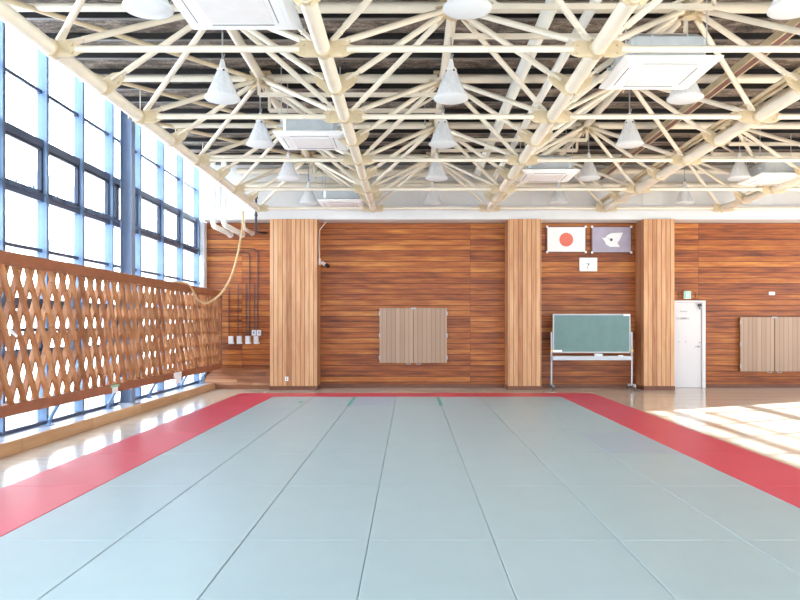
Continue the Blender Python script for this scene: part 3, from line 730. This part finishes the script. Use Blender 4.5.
for xx in (b0.x,b1.x): m.box(xx-.006,YW-.02,b0.z,xx+.006,YW,b1.z)
m.build('bracket',M['base'],t,smooth=False)
m=MB(); wbox(m,769,291.8,775,295,YW-.02,YW,.004); tag(m.build('wall_plate',M['paper'],smooth=False),'tiny white plate on the boards above the right tan panel','plate')
# outlet on the first pillar
a=P(285,381,PILY-.012); c=P(288.3,376.7,PILY-.012)
t=thing('power_outlet',((a.x+c.x)/2,PILY,a.z),'white power outlet low on the front of the first pillar','outlet')
m=MB(); m.bbox(a.x,PILY-.012,a.z,c.x,PILY,c.z,.004); m.build('plate',M['acwhite'],t,smooth=False)
m=MB(); mx=(a.x+c.x)/2
for k in (.3,.7): m.box(mx-.015,PILY-.014,a.z+(c.z-a.z)*k-.012,mx+.015,PILY-.012,a.z+(c.z-a.z)*k+.012)
m.build('socket',M['darkline'],t,smooth=False)
# security camera on the side of the first pillar, with its cable
xs_=-2.325; y_=18.85
z_=PZ(262,y_)
t=thing('security_camera',(xs_,y_,z_),'white and black security camera on the right side of the first pillar','security camera')
m=MB(); m.bbox(xs_,y_-.07,z_-.08,xs_+.05,y_+.07,z_+.09,.01); m.build('mount',M['acwhite'],t,smooth=False)
m=MB(); m.path([(xs_+.04,y_,z_-.01),(xs_+.10,y_-.02,z_-.02),(xs_+.13,y_-.05,z_-.04)],.025,10); m.build('arm',M['acwhite'],t)
m=MB(); p=Vector((xs_+.09,y_-.03,z_-.02)); d=Vector((.14,-.12,-.085)); m.tube(p,p+d,.045,16); bd=m.build('camera_body',M['acwhite'],t)
m=MB(); m.tube(p+d*.82,p+d*1.22,.05,16); m.build('lens_hood',M['black'],bd)
m=MB(); m.path([P(332,216,18.6),P(326,222,18.75),(xs_+.03,18.8,PZ(230,18.8)),(xs_+.015,18.8,PZ(240,18.8)),(xs_+.012,18.82,PZ(246,18.8)),(xs_+.02,18.85,z_+.09)],.011,8); tag(m.build('camera_cable',M['whitepipe']),'thin white cable from the white ledge down the pillar to the security camera','cable')
# ------------------------------------------------------------------ left corner: pipes, conduits, switches, rope
def down_pipe(px_v,px_e,py_e,r,label,ztop=DECK-.14,ys=None):
    xe_=PX(px_e,YW); Yv=F*abs(xe_)/(CX-px_v) if ys is None else ys; ze=PZ(py_e,YW)
    t=thing('wall_pipe',(xe_,YW,ze),label,'pipe','white pipes turning into the boarded wall')
    bend=[]; R=.16
    for k in range(7):
        a=PI/2*k/6; bend.append((xe_,Yv+R*(1-math.cos(a)),ze+R*(1-math.sin(a))))
    m=MB(); m.path([(xe_,Yv,ztop)]+bend+[(xe_,YW-.01,ze)],r,14); m.build('pipe_run',M['whitepipe'],t)
    m=MB(); m.tube((xe_,YW-.03,ze),(xe_,YW,ze),r*1.35,18); m.build('wall_collar',M['whitepipe'],t)
down_pipe(213,230.5,234.5,.062,'leftmost of the three white pipes bending into the boarded wall')
down_pipe(223.8,242,234.5,.064,'middle of the three white pipes bending into the boarded wall')
down_pipe(243.3,252.5,233.5,.042,'shortest, rightmost of the three white pipes, beside the rope top',ztop=PZ(211,18.1))
m=MB(); x=PX(256,18.4); m.tube((x,18.4,PZ(190,18.4)-.2),(x,18.4,PZ(231,18.4)),.028,12); m.path([(x,18.4,PZ(231,18.4)),(x+.03,18.6,PZ(232,18.5)),(x+.1,YW,PZ(233,YW))],.028,10)
for zz in (PZ(197,18.4),PZ(215,18.4)): m.tube((x,18.4,zz-.02),(x,18.4,zz+.02),.04,12); m.box(x-.01,18.4,zz-.01,x+.01,UPY-.02,zz+.01)
tag(m.build('wall_pipe',M['darkpipe']),'dark vertical pipe on the white wall above the corner switches','pipe')
def conduit(pts,label,r=.013):
    m=MB(); m.path([(PX(x,YW-.03),YW-.03,PZ(y,YW-.03)) for x,y in pts],r,8)
    for i_ in range(len(pts)-1):
        pass
    tag(m.build('conduit',M['conduit']),label,'conduit')
conduit([(204,248.7),(250,248.7),(255,249.3),(257.2,251),(257.7,254),(257.7,329.8)],'dark conduit along the upper line, bending down to the rightmost sockets')
conduit([(204,252.3),(244,252.3),(247.8,253),(249.3,254.8),(249.6,258),(249.6,336)],'dark conduit along the lower line, bending down to the third switch box')
conduit([(229,289),(229,336)],'faint dark conduit rising from the leftmost switch box')
conduit([(238.2,284),(238.2,336)],'dark conduit rising from the second switch box from the left')
conduit([(246.3,284),(246.3,336)],'short dark conduit just left of the long one above the third switch box')
conduit([(254.6,284),(254.6,329.8)],'short dark conduit just left of the rightmost long conduit')
sb=None
for k,(x0,x1) in enumerate(((228.3,232.9),(236.8,241.0),(245.2,249.8),(253.3,258.3))):
    lab='white switch box on the corner boards, '+['leftmost of four','second from the left of four','third from the left of four','rightmost of four, under the twin socket plate'][k]
    yf=YW-.09; a=P(x0,344,yf); c=P(x1,336,yf); loc=((a.x+c.x)/2,YW,a.z)
    if sb is None:
        sb=thing('switch_box',loc,lab,'switch box','switch boxes in the back left corner')
        m=MB(); m.bbox(a.x,yf,a.z,c.x,YW,c.z,.008); m.build('case',M['boxgrey'],sb,smooth=False)
        m=MB(); m.bar(((a.x+c.x)/2+.01,yf-.02,a.z+.05),((a.x+c.x)/2+.10,yf-.02,a.z+.02),.02,.03); m.build('lever',M['boxgrey'],sb,smooth=False)
        m=MB(); m.box(a.x+.03,yf-.003,a.z+.11,c.x-.03,yf,a.z+.14); m.build('label_plate',M['grille'],sb,smooth=False)
    else: dup(sb,loc,lab)
yf=YW-.06; a=P(251.7,335.6,yf); c=P(261,330,yf)
t=thing('socket_plate',((a.x+c.x)/2,YW,a.z),'white twin socket plate above the rightmost switch box in the corner','socket')
for x0,x1 in ((a.x,(a.x+c.x)/2-.01),((a.x+c.x)/2+.01,c.x)):
    m=MB(); m.bbox(x0,yf,a.z,x1,YW,c.z,.006); bx=m.build('socket_box',M['boxgrey'],t,smooth=False)
    m=MB(); m.box((x0+x1)/2-.012,yf-.004,a.z+.05,(x0+x1)/2+.012,yf,c.z-.04); m.build('socket',M['darkline'],bx,smooth=False)
# rope
R_=[(243,211,17.95),(243,222,17.95),(241,236,17.9),(238.5,250,17.85),(235,265,17.75),(230,279,17.6),(222.5,291.5,17.4),(213.5,300,17.15),(205.5,303.2,16.9),(199.5,301,16.6),(194.8,294.5,16.25),(191,287.5,16.0)]
pts=[P(*q) for q in R_]
pts=[Vector((max(p.x,XF+.05),p.y,p.z)) for p in pts]+[Vector((XF+.04,15.75,2.50)),Vector((XF-.06,15.55,2.515)),Vector((XF-.16,15.4,2.45)),Vector((XF-.19,15.35,1.9))]
def smoothpts(p,n=6):
    out=[]
    for i in range(len(p)-1):
        p0=p[max(i-1,0)];p1=p[i];p2=p[i+1];p3=p[min(i+2,len(p)-1)]
        for k in range(n):
            t_=k/n; out.append(.5*((2*p1)+(p2-p0)*t_+(2*p0-5*p1+4*p2-p3)*t_**2+(3*p1-p0-3*p2+p3)*t_**3))
    return out+[p[-1]]
sp_=smoothpts(pts)
m=MB()
for s_ in range(3):      # three strands laid round each other
    q=[]
    L=0
    for i_,p in enumerate(sp_):
        if i_: L+=(p-sp_[i_-1]).length
        d=(sp_[min(i_+1,len(sp_)-1)]-sp_[max(i_-1,0)]).normalized(); a_,b_=m.frame(d); an=L*26+s_*2*PI/3
        q.append(p+(a_*math.cos(an)+b_*math.sin(an))*.012)
    m.path(q,.016,7)
tag(m.build('rope',M['rope']),'thick tan rope hanging from the truss corner and draped over the lattice screen','rope')
# ------------------------------------------------------------------ outside
m=MB(); m.box(-80,-30,-.35,-5.9,80,-.25); m.build('ground',M['concrete'],smooth=False,kind=S)
bx=-20.0
t=thing('building',(bx-4,30,-.25),'pale overexposed building seen outside through the left glass wall','building')
m=MB(); m.box(bx-8,4,-.25,bx,62,11.4); m.build('facade',M['facade'],t,smooth=False)
m=MB(); m.box(bx-8.2,3.8,11.4,bx+.25,62.2,11.7); m.build('parapet',M['facade'],t,smooth=False)
for f_ in range(3):
    for k in range(12):
        y_=8+k*4.4; z_=1.2+f_*3.5
        m=MB(); m.box(bx-.05,y_,z_,bx+.03,y_+2.2,z_+1.7); m.build('far_window',M['winout'],t,smooth=False)

# ------------------------------------------------------------------ light
wd=bpy.data.worlds.new('sky'); sc.world=wd; wd.use_nodes=True; nt=wd.node_tree
bg=nt.nodes['Background']
tc=nt.nodes.new('ShaderNodeTexCoord'); sx=nt.nodes.new('ShaderNodeSeparateXYZ'); rp=nt.nodes.new('ShaderNodeValToRGB')
nt.links.new(tc.outputs['Generated'],sx.inputs[0]); nt.links.new(sx.outputs['Z'],rp.inputs[0]); nt.links.new(rp.outputs[0],bg.inputs[0])
rp.color_ramp.elements[0].position=0; rp.color_ramp.elements[0].color=(.86,.93,1,1)
rp.color_ramp.elements[1].position=.7; rp.color_ramp.elements[1].color=(.62,.80,1,1)
bg.inputs[1].default_value=2.6
sd=Vector((.843,.39,.368))
sl=bpy.data.lights.new('sun','SUN'); sl.energy=15; sl.angle=math.radians(.6); sl.color=(1,.96,.9)
so=bpy.data.objects.new('sun',sl); col.objects.link(so); so.rotation_euler=sd.to_track_quat('Z','Y').to_euler(); so.location=(30,14,13)
def portal(name,loc,rot,sx_,sy_):
    l=bpy.data.lights.new(name,'AREA'); l.shape='RECTANGLE'; l.size=sx_; l.size_y=sy_; l.cycles.is_portal=True
    o=bpy.data.objects.new(name,l); col.objects.link(o); o.location=loc; o.rotation_euler=rot
portal('daylight_left',(XL-.25,7,2.9),(0,-PI/2,0),5.5,24)
portal('daylight_right',(XR+.25,7,2.7),(0,PI/2,0),3.7,24)
portal('rear_fill_portal',(4.6,YB-.25,3.0),(PI/2,0,0),20,4.5)  # sampling portal for the added rear fill glazing
# ------------------------------------------------------------------ camera
cam=bpy.data.cameras.new('camera'); co_=bpy.data.objects.new('camera',cam); col.objects.link(co_)
co_.location=(0,0,EYE); co_.rotation_euler=(PI/2,0,0); cam.sensor_width=36; cam.lens=F/800*36
cam.shift_x=-(CX-400)/800; cam.shift_y=(CY-300)/800; cam.clip_end=300
sc.camera=co_
for o in list(bpy.data.objects):
    if '_o' in o: del o['_o']
vs_=sc.view_settings; vs_.view_transform='Standard'; vs_.look='None'; vs_.gamma=1; vs_.use_curve_mapping=False; vs_.exposure=1.7
sc.cycles.use_denoising=True; sc.cycles.max_bounces=10; sc.cycles.diffuse_bounces=6; sc.cycles.transparent_max_bounces=16
sc.cycles.sample_clamp_indirect=6
